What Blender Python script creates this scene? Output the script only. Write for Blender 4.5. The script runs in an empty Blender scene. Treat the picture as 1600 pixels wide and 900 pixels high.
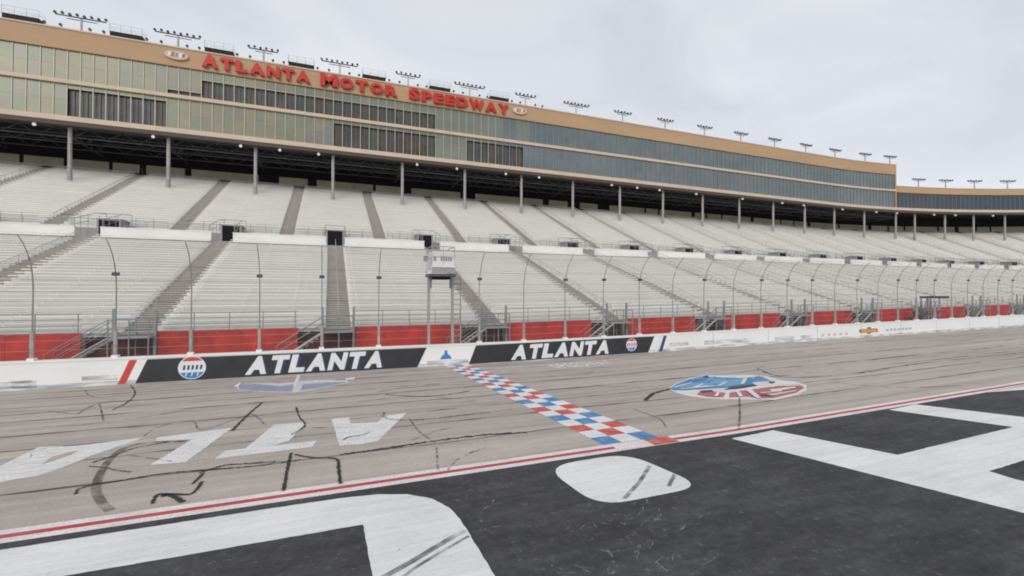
import bpy, bmesh, math, random
from mathutils import Vector
random.seed(7)
R = math.radians
S = bpy.context.scene
C = S.collection

# ------------------------------------------------------------------ camera, sky, light
HC = 4.3
YAW = math.atan(285/715)
PIT = math.atan(12/715)
cam = bpy.data.cameras.new('camera'); co = bpy.data.objects.new('camera', cam); C.objects.link(co)
cam.sensor_width = 36; cam.lens = 715/1600*36
cam.clip_start = 0.1; cam.clip_end = 9000
co.location = (0, 0, HC); co.rotation_euler = (math.pi/2+PIT, 0, -YAW)
S.camera = co
S.view_settings.view_transform = 'Standard'; S.view_settings.look = 'None'
S.view_settings.exposure = 0.0; S.view_settings.gamma = 1
S.view_settings.use_curve_mapping = False
S.cycles.filter_width = 1.9
S.cycles.max_bounces = 6; S.cycles.transparent_max_bounces = 16

SUN_EL, SUN_AZ = R(30), R(212)
w = bpy.data.worlds.new('World'); S.world = w; w.use_nodes = True
nt = w.node_tree; nt.nodes.clear()
N, L = nt.nodes.new, nt.links.new
out = N('ShaderNodeOutputWorld')
sky = N('ShaderNodeTexSky'); sky.sky_type = 'NISHITA'; sky.sun_disc = False
sky.sun_elevation = SUN_EL; sky.sun_rotation = SUN_AZ
bg1 = N('ShaderNodeBackground'); bg1.inputs['Strength'].default_value = 0.10
L(sky.outputs['Color'], bg1.inputs['Color'])
tc = N('ShaderNodeTexCoord')
# overcast deck: soft streaky cloud layer
mp = N('ShaderNodeMapping'); mp.inputs['Scale'].default_value = (1.2, 2.6, 5.0); mp.inputs['Rotation'].default_value = (0, 0.25, 0.4)
L(tc.outputs['Generated'], mp.inputs['Vector'])
n1 = N('ShaderNodeTexNoise'); n1.inputs['Scale'].default_value = 1.3; n1.inputs['Detail'].default_value = 6; n1.inputs['Roughness'].default_value = 0.52
n1.inputs['Distortion'].default_value = 0.6
L(mp.outputs['Vector'], n1.inputs['Vector'])
cr = N('ShaderNodeValToRGB')
cr.color_ramp.elements[0].position = 0.33; cr.color_ramp.elements[0].color = (0.605, 0.63, 0.69, 1)
cr.color_ramp.elements[1].position = 0.68; cr.color_ramp.elements[1].color = (0.755, 0.77, 0.815, 1)
L(n1.outputs['Fac'], cr.inputs['Fac'])
sx = N('ShaderNodeSeparateXYZ'); L(tc.outputs['Generated'], sx.inputs['Vector'])
mr = N('ShaderNodeMapRange'); mr.inputs['From Min'].default_value = 0.0; mr.inputs['From Max'].default_value = 0.55
mr.inputs['To Min'].default_value = 1.24; mr.inputs['To Max'].default_value = 1.07
L(sx.outputs['Z'], mr.inputs['Value'])
bg2 = N('ShaderNodeBackground'); L(cr.outputs['Color'], bg2.inputs['Color']); L(mr.outputs['Result'], bg2.inputs['Strength'])
mx = N('ShaderNodeMixShader'); mx.inputs['Fac'].default_value = 0.93
L(bg1.outputs[0], mx.inputs[1]); L(bg2.outputs[0], mx.inputs[2]); L(mx.outputs[0], out.inputs['Surface'])

sl = bpy.data.lights.new('sun', 'SUN'); sl.energy = 1.5; sl.angle = R(25); sl.color = (1, 0.96, 0.90)
so = bpy.data.objects.new('sun', sl); C.objects.link(so)
# sun stands behind the camera, to the left of it, behind the cloud deck
sd = Vector((-0.45, -0.72, math.tan(SUN_EL)*0.85)).normalized()
so.rotation_euler = sd.to_track_quat('Z', 'Y').to_euler()

# ------------------------------------------------------------------ geometry of the place
# s runs along the front straight, D away from it, the far end bends towards the infield
S0, CEN = 120.0, -73.0
def sm(a, b, x):
    t = max(0, min(1, (x-a)/(b-a))); return t*t*(3-2*t)
def rise(s, D):
    if s < 12: z = 0
    else: z = 0.0118*(s-12)
    z = min(z, 1.5)
    return z*(1-sm(34, 60, D))
def W(s, D, z):
    zz = z+rise(s, D)
    if s <= S0: return (s, D, zz)
    r = D-CEN; th = (s-S0)/(79-CEN)
    return (S0+r*math.sin(th), CEN+r*math.cos(th), zz)
def arc_dir(s): return 0 if s <= S0 else -(s-S0)/(79-CEN)

def ray(px, py):
    x = (px-800)/715; y = (450-py)/715
    fy = math.cos(PIT)-y*math.sin(PIT); z = math.sin(PIT)+y*math.cos(PIT)
    return x*math.cos(YAW)+fy*math.sin(YAW), -x*math.sin(YAW)+fy*math.cos(YAW), z
def G(px, py):                       # measured spot of the photograph -> (s, D) on the track surface
    a, b, c = ray(px, py); z = 0
    for _ in range(5):
        t = (z-HC)/c; z = rise(a*t, b*t)
    return a*t, b*t
def SAT(px, D):                      # s of an upright at photo column px standing in the plane D
    a, b, c = ray(px, 450); return a/b*D

def splits(a, b, step=7.0):
    pts = [a]
    for q in (12.0,):
        if a < q < b: pts.append(q)
    x = S0-6
    while x < b:
        if x > a: pts.append(x)
        x += step
    pts.append(b); return sorted(set(pts))

class MB:
    def __init__(s): s.v = []; s.f = []; s.m = []; s.mats = []
    def mi(s, mat):
        if mat not in s.mats: s.mats.append(mat)
        return s.mats.index(mat)
    def add(s, vs, fs, mat):
        o = len(s.v); s.v += [tuple(v) for v in vs]; k = s.mi(mat)
        for f in fs: s.f.append([o+i for i in f]); s.m.append(k)
    def prism(s, a, b, D0, D1, z0, z1, mat):        # box following the curve
        p = splits(a, b); vs = []
        for q in p: vs += [W(q, D0, z0), W(q, D1, z0), W(q, D1, z1), W(q, D0, z1)]
        fs = []
        for i in range(len(p)-1):
            o = 4*i
            for j in range(4):
                k = (j+1) % 4; fs.append((o+j, o+4+j, o+4+k, o+k))
        e = 4*(len(p)-1); fs += [(0, 1, 2, 3), (e+3, e+2, e+1, e)]
        s.add(vs, fs, mat)
    def sheet(s, a, b, D0, D1, z, mat, nd=1, step=6.0):
        p = [a]; x = a
        while x+step < b: x += step; p.append(x)
        p.append(b)
        vs = []; fs = []
        for q in p:
            for j in range(nd+1): vs.append(W(q, D0+(D1-D0)*j/nd, z))
        for i in range(len(p)-1):
            for j in range(nd):
                o = i*(nd+1)+j; fs.append((o, o+nd+1, o+nd+2, o+1))
        s.add(vs, fs, mat)
    def poly(s, pts, z, mat, rag=0):                       # flat decal from (s, D) points
        if rag:
            P2 = []
            for i in range(len(pts)):
                a, b = pts[i], pts[(i+1) % len(pts)]; l = math.hypot(b[0]-a[0], b[1]-a[1]); k = max(1, int(l/.12))
                for q in range(k):
                    t = q/k; j = rag if q else 0
                    P2.append((a[0]+(b[0]-a[0])*t+random.uniform(-j, j), a[1]+(b[1]-a[1])*t+random.uniform(-j, j)))
            pts = P2
        vs = [W(q[0], q[1], z) for q in pts]
        A = sum(pts[i][0]*pts[(i+1) % len(pts)][1]-pts[(i+1) % len(pts)][0]*pts[i][1] for i in range(len(pts)))
        f = list(range(len(vs)))
        if A < 0: f.reverse()
        s.add(vs, [f], mat)
    def tube(s, pts, r, mat, n=6, r1=None):
        pts = [Vector(p) for p in pts]; vs = []; fs = []; m = len(pts)
        for i, p in enumerate(pts):
            d = (pts[min(i+1, m-1)]-pts[max(i-1, 0)]).normalized()
            u = d.cross(Vector((0, 0, 1)) if abs(d.z) < .9 else Vector((1, 0, 0))).normalized(); v = d.cross(u)
            rr = r if r1 is None else r+(r1-r)*i/(m-1)
            for k in range(n):
                a = 2*math.pi*k/n; vs.append(p+u*math.cos(a)*rr+v*math.sin(a)*rr)
        for i in range(m-1):
            for k in range(n):
                k2 = (k+1) % n; fs.append((i*n+k, i*n+k2, (i+1)*n+k2, (i+1)*n+k))
        fs += [tuple(range(n-1, -1, -1)), tuple((m-1)*n+k for k in range(n))]
        s.add(vs, fs, mat)
    def box(s, c, d, mat, rz=0, rx=0):
        cx, cy, cz = c; vs = []
        for x in (-.5, .5):
            for y in (-.5, .5):
                for z in (-.5, .5):
                    X, Y, Z = x*d[0], y*d[1], z*d[2]
                    Y, Z = Y*math.cos(rx)-Z*math.sin(rx), Y*math.sin(rx)+Z*math.cos(rx)
                    vs.append((cx+X*math.cos(rz)-Y*math.sin(rz), cy+X*math.sin(rz)+Y*math.cos(rz), cz+Z))
        s.add(vs, [(0, 1, 3, 2), (4, 6, 7, 5), (0, 4, 5, 1), (2, 3, 7, 6), (0, 2, 6, 4), (1, 5, 7, 3)], mat)
    def build(s, name, parent=None, fix=True):
        me = bpy.data.meshes.new(name); me.from_pydata(s.v, [], s.f)
        for m in s.mats: me.materials.append(m)
        me.polygons.foreach_set('material_index', s.m)
        if fix:
            bm = bmesh.new(); bm.from_mesh(me); bmesh.ops.recalc_face_normals(bm, faces=bm.faces); bm.to_mesh(me); bm.free()
        me.update()
        o = bpy.data.objects.new(name, me); C.objects.link(o)
        if parent: o.parent = parent; o.matrix_parent_inverse = parent.matrix_world.inverted() if False else o.matrix_parent_inverse
        return o
def tag(o, label=None, cat=None, group=None, kind=None):
    if label: o['label'] = label
    if cat: o['category'] = cat
    if group: o['group'] = group
    if kind: o['kind'] = kind
    return o
def empty(name, label, cat, group=None, loc=(0, 0, 0), rz=0, kind=None):
    o = bpy.data.objects.new(name, None); C.objects.link(o); o.location = loc; o.rotation_euler = (0, 0, rz)
    o.empty_display_size = 0.5
    return tag(o, label, cat, group, kind)
def copy_tree(o, parent=None):
    c = o.copy(); C.objects.link(c)
    if parent: c.parent = parent
    for ch in list(o.children): copy_tree(ch, c)
    return c

# ------------------------------------------------------------------ materials
def mat(name, col, rough=0.7, metal=0.0, var=0.0, scale=1.0, stretch=(1, 1, 1), bump=0.0, col2=None, spec=0.4, fine=0, detail=6):
    m = bpy.data.materials.new(name); m.use_nodes = True
    t = m.node_tree; b = t.nodes['Principled BSDF']
    b.inputs['Roughness'].default_value = rough; b.inputs['Metallic'].default_value = metal
    b.inputs['Specular IOR Level'].default_value = spec
    b.inputs['Base Color'].default_value = (*col, 1)
    if var or col2:
        c2 = col2 if col2 else tuple(max(0, c*(1-var)) for c in col)
        c1 = col if col2 else tuple(min(1, c*(1+var)) for c in col)
        g = t.nodes.new('ShaderNodeTexCoord'); mp = t.nodes.new('ShaderNodeMapping'); mp.inputs['Scale'].default_value = stretch
        t.links.new(g.outputs['Object'], mp.inputs['Vector'])
        n = t.nodes.new('ShaderNodeTexNoise'); n.inputs['Scale'].default_value = scale; n.inputs['Detail'].default_value = detail; n.inputs['Roughness'].default_value = 0.62
        t.links.new(mp.outputs['Vector'], n.inputs['Vector'])
        r = t.nodes.new('ShaderNodeValToRGB'); r.color_ramp.elements[0].position = 0.3; r.color_ramp.elements[1].position = 0.7
        r.color_ramp.elements[0].color = (*c2, 1); r.color_ramp.elements[1].color = (*c1, 1)
        t.links.new(n.outputs['Fac'], r.inputs['Fac'])
        src = r.outputs['Color']
        if fine:
            n2 = t.nodes.new('ShaderNodeTexNoise'); n2.inputs['Scale'].default_value = fine; n2.inputs['Detail'].default_value = 3
            t.links.new(g.outputs['Object'], n2.inputs['Vector'])
            r2 = t.nodes.new('ShaderNodeMapRange'); r2.inputs['From Min'].default_value = .3; r2.inputs['From Max'].default_value = .7
            r2.inputs['To Min'].default_value = .82; r2.inputs['To Max'].default_value = 1.18
            t.links.new(n2.outputs['Fac'], r2.inputs['Value'])
            vm = t.nodes.new('ShaderNodeVectorMath'); vm.operation = 'SCALE'
            t.links.new(src, vm.inputs[0]); t.links.new(r2.outputs['Result'], vm.inputs['Scale']); src = vm.outputs['Vector']
        t.links.new(src, b.inputs['Base Color'])
        if bump:
            bp = t.nodes.new('ShaderNodeBump'); bp.inputs['Strength'].default_value = bump
            t.links.new(n.outputs['Fac'], bp.inputs['Height']); t.links.new(bp.outputs['Normal'], b.inputs['Normal'])
    return m
def worn(name, col, under, amount=0.35, scale=3.0, stretch=(1, 1, 1)):     # paint worn through in patches
    m = mat(name, col, 0.75, var=0.06, scale=1.2, fine=18)
    t = m.node_tree; b = t.nodes['Principled BSDF']
    src = b.inputs['Base Color'].links[0].from_socket
    g = t.nodes.new('ShaderNodeTexCoord'); mp = t.nodes.new('ShaderNodeMapping'); mp.inputs['Scale'].default_value = stretch
    t.links.new(g.outputs['Object'], mp.inputs['Vector'])
    n = t.nodes.new('ShaderNodeTexNoise'); n.inputs['Scale'].default_value = scale; n.inputs['Detail'].default_value = 9; n.inputs['Roughness'].default_value = .7
    t.links.new(mp.outputs['Vector'], n.inputs['Vector'])
    r = t.nodes.new('ShaderNodeMapRange'); r.inputs['From Min'].default_value = .47; r.inputs['From Max'].default_value = .72; r.inputs['To Max'].default_value = amount
    t.links.new(n.outputs['Fac'], r.inputs['Value'])
    x = t.nodes.new('ShaderNodeMix'); x.data_type = 'RGBA'; x.inputs['B'].default_value = (*under, 1)
    t.links.new(r.outputs['Result'], x.inputs['Factor']); t.links.new(src, x.inputs['A']); t.links.new(x.outputs['Result'], b.inputs['Base Color'])
    return m
def film(name, col, alpha, scale=4.0, stretch=(1, 1, 1), lo=.35, hi=.65):  # rubber and tar laid thinly on the paving
    m = mat(name, col, 0.8)
    t = m.node_tree; b = t.nodes['Principled BSDF']
    g = t.nodes.new('ShaderNodeTexCoord'); mp = t.nodes.new('ShaderNodeMapping'); mp.inputs['Scale'].default_value = stretch
    t.links.new(g.outputs['Object'], mp.inputs['Vector'])
    n = t.nodes.new('ShaderNodeTexNoise'); n.inputs['Scale'].default_value = scale; n.inputs['Detail'].default_value = 5
    t.links.new(mp.outputs['Vector'], n.inputs['Vector'])
    r = t.nodes.new('ShaderNodeMapRange'); r.inputs['From Min'].default_value = lo; r.inputs['From Max'].default_value = hi; r.inputs['To Max'].default_value = alpha
    t.links.new(n.outputs['Fac'], r.inputs['Value']); t.links.new(r.outputs['Result'], b.inputs['Alpha'])
    return m

M = {}
def paving(name, base, layers, rough=.88, bump=.25):
    m = bpy.data.materials.new(name); m.use_nodes = True; t = m.node_tree; b = t.nodes['Principled BSDF']
    b.inputs['Roughness'].default_value = rough; b.inputs['Specular IOR Level'].default_value = .3
    g = t.nodes.new('ShaderNodeTexCoord'); rgb = t.nodes.new('ShaderNodeRGB'); rgb.outputs[0].default_value = (*base, 1); src = rgb.outputs[0]; last = None
    for sc, st, lo, hi, a, c, det in layers:
        mp = t.nodes.new('ShaderNodeMapping'); mp.inputs['Scale'].default_value = st; mp.inputs['Location'].default_value = (sc*3.1, sc*1.7, 0)
        t.links.new(g.outputs['Object'], mp.inputs['Vector'])
        n = t.nodes.new('ShaderNodeTexNoise'); n.inputs['Scale'].default_value = sc; n.inputs['Detail'].default_value = det; n.inputs['Roughness'].default_value = .6
        t.links.new(mp.outputs['Vector'], n.inputs['Vector'])
        r = t.nodes.new('ShaderNodeMapRange'); r.inputs['From Min'].default_value = a; r.inputs['From Max'].default_value = c; r.inputs['To Min'].default_value = lo; r.inputs['To Max'].default_value = hi
        t.links.new(n.outputs['Fac'], r.inputs['Value'])
        v = t.nodes.new('ShaderNodeVectorMath'); v.operation = 'SCALE'; t.links.new(src, v.inputs[0]); t.links.new(r.outputs['Result'], v.inputs['Scale']); src = v.outputs['Vector']; last = n
    t.links.new(src, b.inputs['Base Color'])
    bp = t.nodes.new('ShaderNodeBump'); bp.inputs['Strength'].default_value = bump; bp.inputs['Distance'].default_value = .01
    t.links.new(last.outputs['Fac'], bp.inputs['Height']); t.links.new(bp.outputs['Normal'], b.inputs['Normal'])
    return m
M['track'] = paving('aged track asphalt', (.425, .375, .335), [
    (.22, (.25, 1, 1), .90, 1.10, .35, .65, 4), (.9, (.03, 1.7, 1), .84, 1.10, .33, .62, 5), (3.2, (.04, 1.6, 1), .90, 1.08, .3, .7, 4),
    (1.6, (1, 1, 1), .94, 1.05, .3, .7, 6), (26, (.6, 1, 1), .88, 1.12, .3, .7, 3)])
M['apron'] = paving('dark apron asphalt', (.054, .054, .059), [
    (.5, (1, 1.4, 1), .80, 1.22, .35, .65, 5), (2.2, (.25, 1.5, 1), .80, 1.22, .33, .67, 7), (5, (1, 1, 1), .80, 1.2, .33, .67, 8),
    (8, (1, 1, 1), 1.0, 2.3, .58, .74, 5), (55, (1, 1, 1), .72, 1.3, .3, .7, 3)], .85, .5)
M['ground'] = mat('infield ground', (.10, .11, .07), .9, var=.2, scale=.05)
M['white_paint'] = paving('white road paint', (.72, .72, .71), [
    (.5, (1, 1.5, 1), .93, 1.05, .35, .65, 5), (2.0, (.2, 3, 1), .90, 1.05, .3, .6, 6), (9, (1, 1, 1), .95, 1.04, .3, .7, 5), (16, (.5, 1, 1), 1.0, .62, .62, .74, 5)], .75, .2)
M['old_white'] = worn('old white road paint', (.70, .69, .665), (.42, .385, .35), .75, 2.2, (.5, 3, 1))
M['red_line'] = worn('red line paint', (.46, .055, .065), (.40, .20, .18), .6, 2.0, (.5, 3, 1))
M['pinkwhite'] = worn('white line paint', (.74, .68, .66), (.45, .32, .30), .5, 2.0, (.5, 3, 1))
M['blue'] = worn('blue paint', (.05, .22, .46), (.36, .37, .38), .85, 2.5)
M['lightblue'] = worn('light blue paint', (.16, .33, .52), (.35, .38, .42), .6, 4)
M['red'] = worn('red paint', (.56, .085, .06), (.46, .34, .30), .85, 2.5)
M['dullred'] = worn('dull red paint', (.44, .12, .14), (.42, .28, .26), .8, 4)
M['dullblue'] = worn('dull blue paint', (.25, .29, .40), (.40, .37, .35), 1.0, 4)
M['faded'] = worn('faded white paint', (.60, .58, .57), (.43, .385, .35), .9, 4)
M['faintblue'] = mat('faint blue wording', (.42, .48, .56), .6, var=.15, scale=4)
M['faintred'] = mat('faint red wording', (.66, .50, .50), .6, var=.1, scale=4)
M['dullpink'] = worn('faded red paint', (.46, .27, .26), (.42, .37, .34), .8, 4)
M['black_p'] = mat('black paint', (.03, .032, .034), .5, var=.2, scale=2)
M['tar'] = film('tar crack seal', (.035, .032, .030), 1.0, 5, lo=.2, hi=.42)
M['seam'] = film('paving seam', (.10, .088, .08), .75, 1.3, (.35, 3, 1), lo=.36, hi=.6)
M['rubber'] = film('tyre rubber', (.05, .045, .043), .75, 3, (1, 1, 1), lo=.25, hi=.75)
M['scuff'] = film('pale scuff', (.38, .38, .38), .6, 7, lo=.42, hi=.7)
M['wallw'] = mat('white concrete wall', (.80, .80, .78), .7, var=.05, scale=.5, stretch=(.6, 1, 2))
M['wallgrime'] = film('wall rubber smear', (.36, .365, .37), .6, 1.6, (.5, 1, 3), lo=.35, hi=.7)
M['banner'] = mat('black banner', (.035, .037, .040), .5, var=.2, scale=1)
M['bannerw'] = mat('white lettering', (.74, .75, .76), .5, var=.06, scale=3)
M['navy'] = mat('navy lettering shadow', (.04, .07, .16), .5)
M['logored'] = mat('logo red', (.55, .07, .05), .5)
M['logoblue'] = mat('logo blue', (.05, .22, .52), .5)
M['bench'] = mat('aluminium bench', (.86, .84, .80), .45, var=.09, scale=.5, stretch=(.35, 2, 2), spec=.3)
M['benchb'] = mat('aluminium bench warm', (.82, .81, .74), .45, var=.09, scale=.5, stretch=(.35, 2, 2), spec=.3)
M['tread'] = mat('foot boards', (.76, .745, .70), .7, var=.08, scale=.5)
M['riser'] = mat('riser boards', (.70, .685, .645), .6, var=.08, scale=.7, stretch=(.4, 1, 2))
M['stairp'] = mat('aisle steps', (.22, .197, .172), .8, var=.2, scale=1.5)
M['nosing'] = mat('step nosing', (.62, .58, .53), .6, var=.1, scale=2)
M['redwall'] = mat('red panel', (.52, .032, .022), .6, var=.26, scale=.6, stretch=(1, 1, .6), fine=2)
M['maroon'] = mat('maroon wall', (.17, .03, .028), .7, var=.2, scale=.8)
M['concrete'] = mat('pale concrete', (.76, .75, .715), .8, var=.08, scale=.45, stretch=(1, 1, 2))
M['greyc'] = mat('grey concrete', (.33, .32, .31), .8, var=.1, scale=.6)
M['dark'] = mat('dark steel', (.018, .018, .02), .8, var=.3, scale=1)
M['darker'] = mat('dark opening', (.008, .008, .008), .9)
M['truss'] = mat('truss steel', (.085, .087, .092), .6, var=.3, scale=.8)
M['beige'] = mat('beige wall', (.60, .55, .40), .8, var=.15, scale=.4)
M['steel'] = mat('galvanised steel', (.42, .415, .40), .5, metal=.3, var=.12, scale=1.2)
M['column'] = mat('painted column', (.37, .355, .34), .6, var=.10, scale=.6, fine=3)
M['rail'] = mat('grey green rail', (.27, .305, .295), .5, metal=.1, var=.1, scale=2)
M['fence'] = mat('fence steel', (.33, .32, .305), .5, metal=.3, var=.15, scale=2)
M['tan'] = mat('tan fascia', (.49, .32, .19), .75, var=.08, scale=.12, stretch=(.4, .6, 1.5))
M['cream'] = mat('cream band', (.62, .50, .385), .7, var=.07, scale=.4)
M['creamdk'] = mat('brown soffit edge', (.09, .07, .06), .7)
M['mull'] = mat('pale mullion', (.47, .44, .37), .5, metal=.2, var=.08, scale=1)
M['mulld'] = mat('grey mullion', (.26, .28, .27), .5, metal=.2, var=.08, scale=1)
M['mullk'] = mat('dark mullion', (.25, .22, .2), .5)
M['signred'] = mat('sign red', (.54, .035, .025), .5, var=.08, scale=.6)
M['lampbody'] = mat('lamp housing', (.06, .062, .07), .5)
M['lampwhite'] = mat('white lamp housing', (.85, .84, .80), .4)
M['standbox'] = mat('flag stand panel', (.72, .70, .68), .6, var=.05, scale=2)
M['clay'] = mat('muted letter grey', (.30, .28, .27), .6)
M['goldp'] = worn('gold paint', (.55, .36, .06), (.6, .5, .4), .5, 5)
def glass(name, c, rough=.14, metal=.55):
    return mat(name, c, rough, metal=metal, var=.16, scale=.13, stretch=(.5, 1, 1.3), spec=.6, bump=.35)
GL = [glass('cream glass', (.235, .225, .155), .36, .15), glass('green glass', (.205, .22, .155), .36, .15), glass('grey glass', (.215, .21, .165), .34, .15), glass('straw glass', (.25, .23, .155), .38, .15)]  # left bays: greenish-cream look of the reflections put into the pane colour
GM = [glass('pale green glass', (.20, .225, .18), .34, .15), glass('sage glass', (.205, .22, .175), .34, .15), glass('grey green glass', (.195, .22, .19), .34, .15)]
GR = [glass('slate glass', (.18, .21, .215)), glass('blue grey glass', (.17, .205, .212)), glass('steel glass', (.19, .215, .215)), glass('deep teal glass', (.165, .20, .205))]  # right bays: bluish reflected tone likewise carried by the base colour
GD = [mat('open bay brown', (.095, .075, .066), .4, var=.3, scale=.5), mat('open bay grey', (.08, .078, .08), .4, var=.3, scale=.5), mat('open bay green', (.075, .09, .075), .4, var=.3, scale=.5)]
GN = [glass('navy glass', (.045, .065, .085), .12, .3), glass('plum glass', (.06, .05, .07), .12, .3)]
# chain link: fine diamond wires, the rest is open air
def chain():
    m = bpy.data.materials.new('chain link'); m.use_nodes = True; t = m.node_tree; b = t.nodes['Principled BSDF']
    b.inputs['Base Color'].default_value = (.30, .30, .29, 1); b.inputs['Roughness'].default_value = .5
    g = t.nodes.new('ShaderNodeTexCoord'); sp = t.nodes.new('ShaderNodeSeparateXYZ'); t.links.new(g.outputs['Object'], sp.inputs[0])
    def mth(op, a, bb=None):
        n = t.nodes.new('ShaderNodeMath'); n.operation = op
        for i, q in enumerate((a, bb)):
            if q is None: continue
            if isinstance(q, (int, float)): n.inputs[i].default_value = q
            else: t.links.new(q, n.inputs[i])
        return n.outputs[0]
    r = []
    for op in ('ADD', 'SUBTRACT'):
        q = mth(op, sp.outputs['X'], sp.outputs['Z']); q = mth('MULTIPLY', q, 1/.085); q = mth('FRACT', q); r.append(mth('LESS_THAN', q, .045))
    a = mth('MAXIMUM', r[0], r[1]); t.links.new(a, b.inputs['Alpha'])
    return m
M['chain'] = chain()

# ------------------------------------------------------------------ glyphs from the built-in font
_gc = {}
def glyph(ch, bold=.03):
    k = (ch, bold)
    if k in _gc: return _gc[k]
    cu = bpy.data.curves.new('g', 'FONT'); cu.body = ch; cu.offset = bold; cu.resolution_u = 3; cu.size = 1
    o = bpy.data.objects.new('g', cu); C.objects.link(o)
    dg = bpy.context.evaluated_depsgraph_get(); dg.update()
    me = bpy.data.meshes.new_from_object(o.evaluated_get(dg))
    vs = [tuple(v.co[:2]) for v in me.vertices]; fs = [tuple(p.vertices) for p in me.polygons]
    bpy.data.objects.remove(o); bpy.data.curves.remove(cu)
    bm = bmesh.new(); bv = [bm.verts.new((x, y, 0)) for x, y in vs]
    for f in fs:
        try: bm.faces.new([bv[i] for i in f])
        except ValueError: pass
    bmesh.ops.remove_doubles(bm, verts=bm.verts, dist=1e-4); bm.verts.index_update()
    vs = [tuple(v.co[:2]) for v in bm.verts]; fs = [[v.index for v in f.verts] for f in bm.faces]
    be = [(e.verts[0].index, e.verts[1].index) for e in bm.edges if len(e.link_faces) == 1]; bm.free()
    x0 = min(v[0] for v in vs); x1 = max(v[0] for v in vs); y0 = min(v[1] for v in vs); y1 = max(v[1] for v in vs)
    vs = [((x-x0)/(x1-x0), (y-y0)/(y1-y0)) for x, y in vs]
    _gc[k] = (vs, fs, be); return _gc[k]
def place_glyph(mb, ch, s0, s1, z0, z1, D, depth, m, shear=0, bold=.045):
    vs, fs, be = glyph(ch, bold); n = len(vs)
    f = [W(s0+x*(s1-s0)+shear*y, D, z0+y*(z1-z0)) for x, y in vs]
    b = [W(s0+x*(s1-s0)+shear*y, D+depth, z0+y*(z1-z0)) for x, y in vs]
    mb.add(f+b, [tuple(q) for q in fs]+[tuple(n+i for i in reversed(q)) for q in fs]+[(a, c, n+c, n+a) for a, c in be], m)
WID = {'M': 1.25, 'W': 1.35, 'I': .4, 'A': 1.1, 'N': 1.0, 'L': .85, 'E': .85, 'P': .9, 'S': .9, 'T': .95}
def layout(word, a, b, gap=.18):
    ws = [WID.get(c, 1.0) for c in word]; tot = sum(ws)+gap*(len(word)-1); k = (b-a)/tot; x = a; r = []
    for c, q in zip(word, ws): r.append((c, x, x+q*k)); x += (q+gap)*k
    return r

# ------------------------------------------------------------------ ground, apron, racing surface
mb = MB(); mb.add([(-2500, -2500, -1.2), (2500, -2500, -1.2), (2500, 2500, -1.2), (-2500, 2500, -1.2)], [(0, 1, 2, 3)], M['ground'])
tag(mb.build('ground'), kind='structure')
mb = MB(); mb.sheet(-162, 192, -60, 33.2, 0, M['apron'], nd=1, step=3)
apron = tag(mb.build('apron', fix=False), kind='structure')
mb = MB(); mb.sheet(-162, 192, 11.3, 27.62, .004, M['track'], nd=1, step=3)
track = tag(mb.build('racing_surface', fix=False), kind='structure')
mb = MB()
mb.sheet(-162, 192, 10.72, 10.93, .006, M['pinkwhite'], step=3)
mb.sheet(-162, 192, 11.09, 11.31, .008, M['pinkwhite'], step=3); mb.build('white_edge_line', apron, fix=False)
mb = MB(); mb.sheet(-162, 192, 10.93, 11.09, .006, M['red_line'], step=3); mb.build('red_edge_line', apron, fix=False)

# painted letters on the apron, read from the infield side of the track
mb = MB()
c1 = [(-60, 10.44), (-1.35, 10.46), (.2, 10.44), (1.0, 10.34), (1.6, 10.1), (2.05, 9.68), (2.28, 9.15), (2.36, 8.6), (2.38, 6.7), (2.42, 3.4), (.72, 3.4), (.64, 7.4), (.61, 9.08), (-60, 9.12)]
c1[0] = (-7.8, 10.44); c1[-1] = (-7.8, 9.16)
mb.poly(c1, .006, M['white_paint'], .008); mb.build('painted_letter', apron, fix=False)
def rounded(P, rad, k=6):
    o = []; n = len(P)
    for i in range(n):
        a, b, c = Vector(P[i-1]), Vector(P[i]), Vector(P[(i+1) % n])
        u = (a-b).normalized(); v = (c-b).normalized(); p0 = b+u*rad[i]; p1 = b+v*rad[i]
        for q in range(k+1):
            t = q/k; w_ = p0*(1-t)**2+b*2*t*(1-t)+p1*t*t; o.append((w_.x, w_.y))
    return o
mb = MB(); mb.poly(rounded([(5.02, 10.46), (7.55, 10.50), (7.88, 8.05), (5.12, 8.06)], [.95, .8, .75, .75]), .006, M['white_paint'], .004)
mb.build('painted_dot', apron, fix=False)
mb = MB()
pA = [G(1143, 685.5), G(1208, 672.5), G(1402.6, 711), G(1583, 667.5), G(1389, 640.5), G(1431, 632)]
mb.poly(pA[:3]+[(14.9, 6.1), (14.82, 5.6), (15.4, 3.0), (13.25, 3.0), G(1600, 802)], .006, M['white_paint'], .008)
g1, g2 = G(1402.6, 711), G(1583, 667.5)
mb.poly([g1, g2, (20.3, 6.2), (14.9, 6.1)], .006, M['white_paint'], .008)
mb.poly([g2, pA[4], pA[5], G(1600, 652), (23.4, 6.0), (23.6, 3.0), (20.6, 3.0), (20.3, 6.2)], .006, M['white_paint'], .008)
mb.build('painted_letter', apron, fix=False)
mb = MB(); mb.poly([G(1537, 613.5), G(1600, 601.8), (34.0, 11.0), (34.6, 6.0), (31.5, 6.0), (29.6, 10.1)], .006, M['white_paint'], .008)
mb.build('painted_letter', apron, fix=False)

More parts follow.
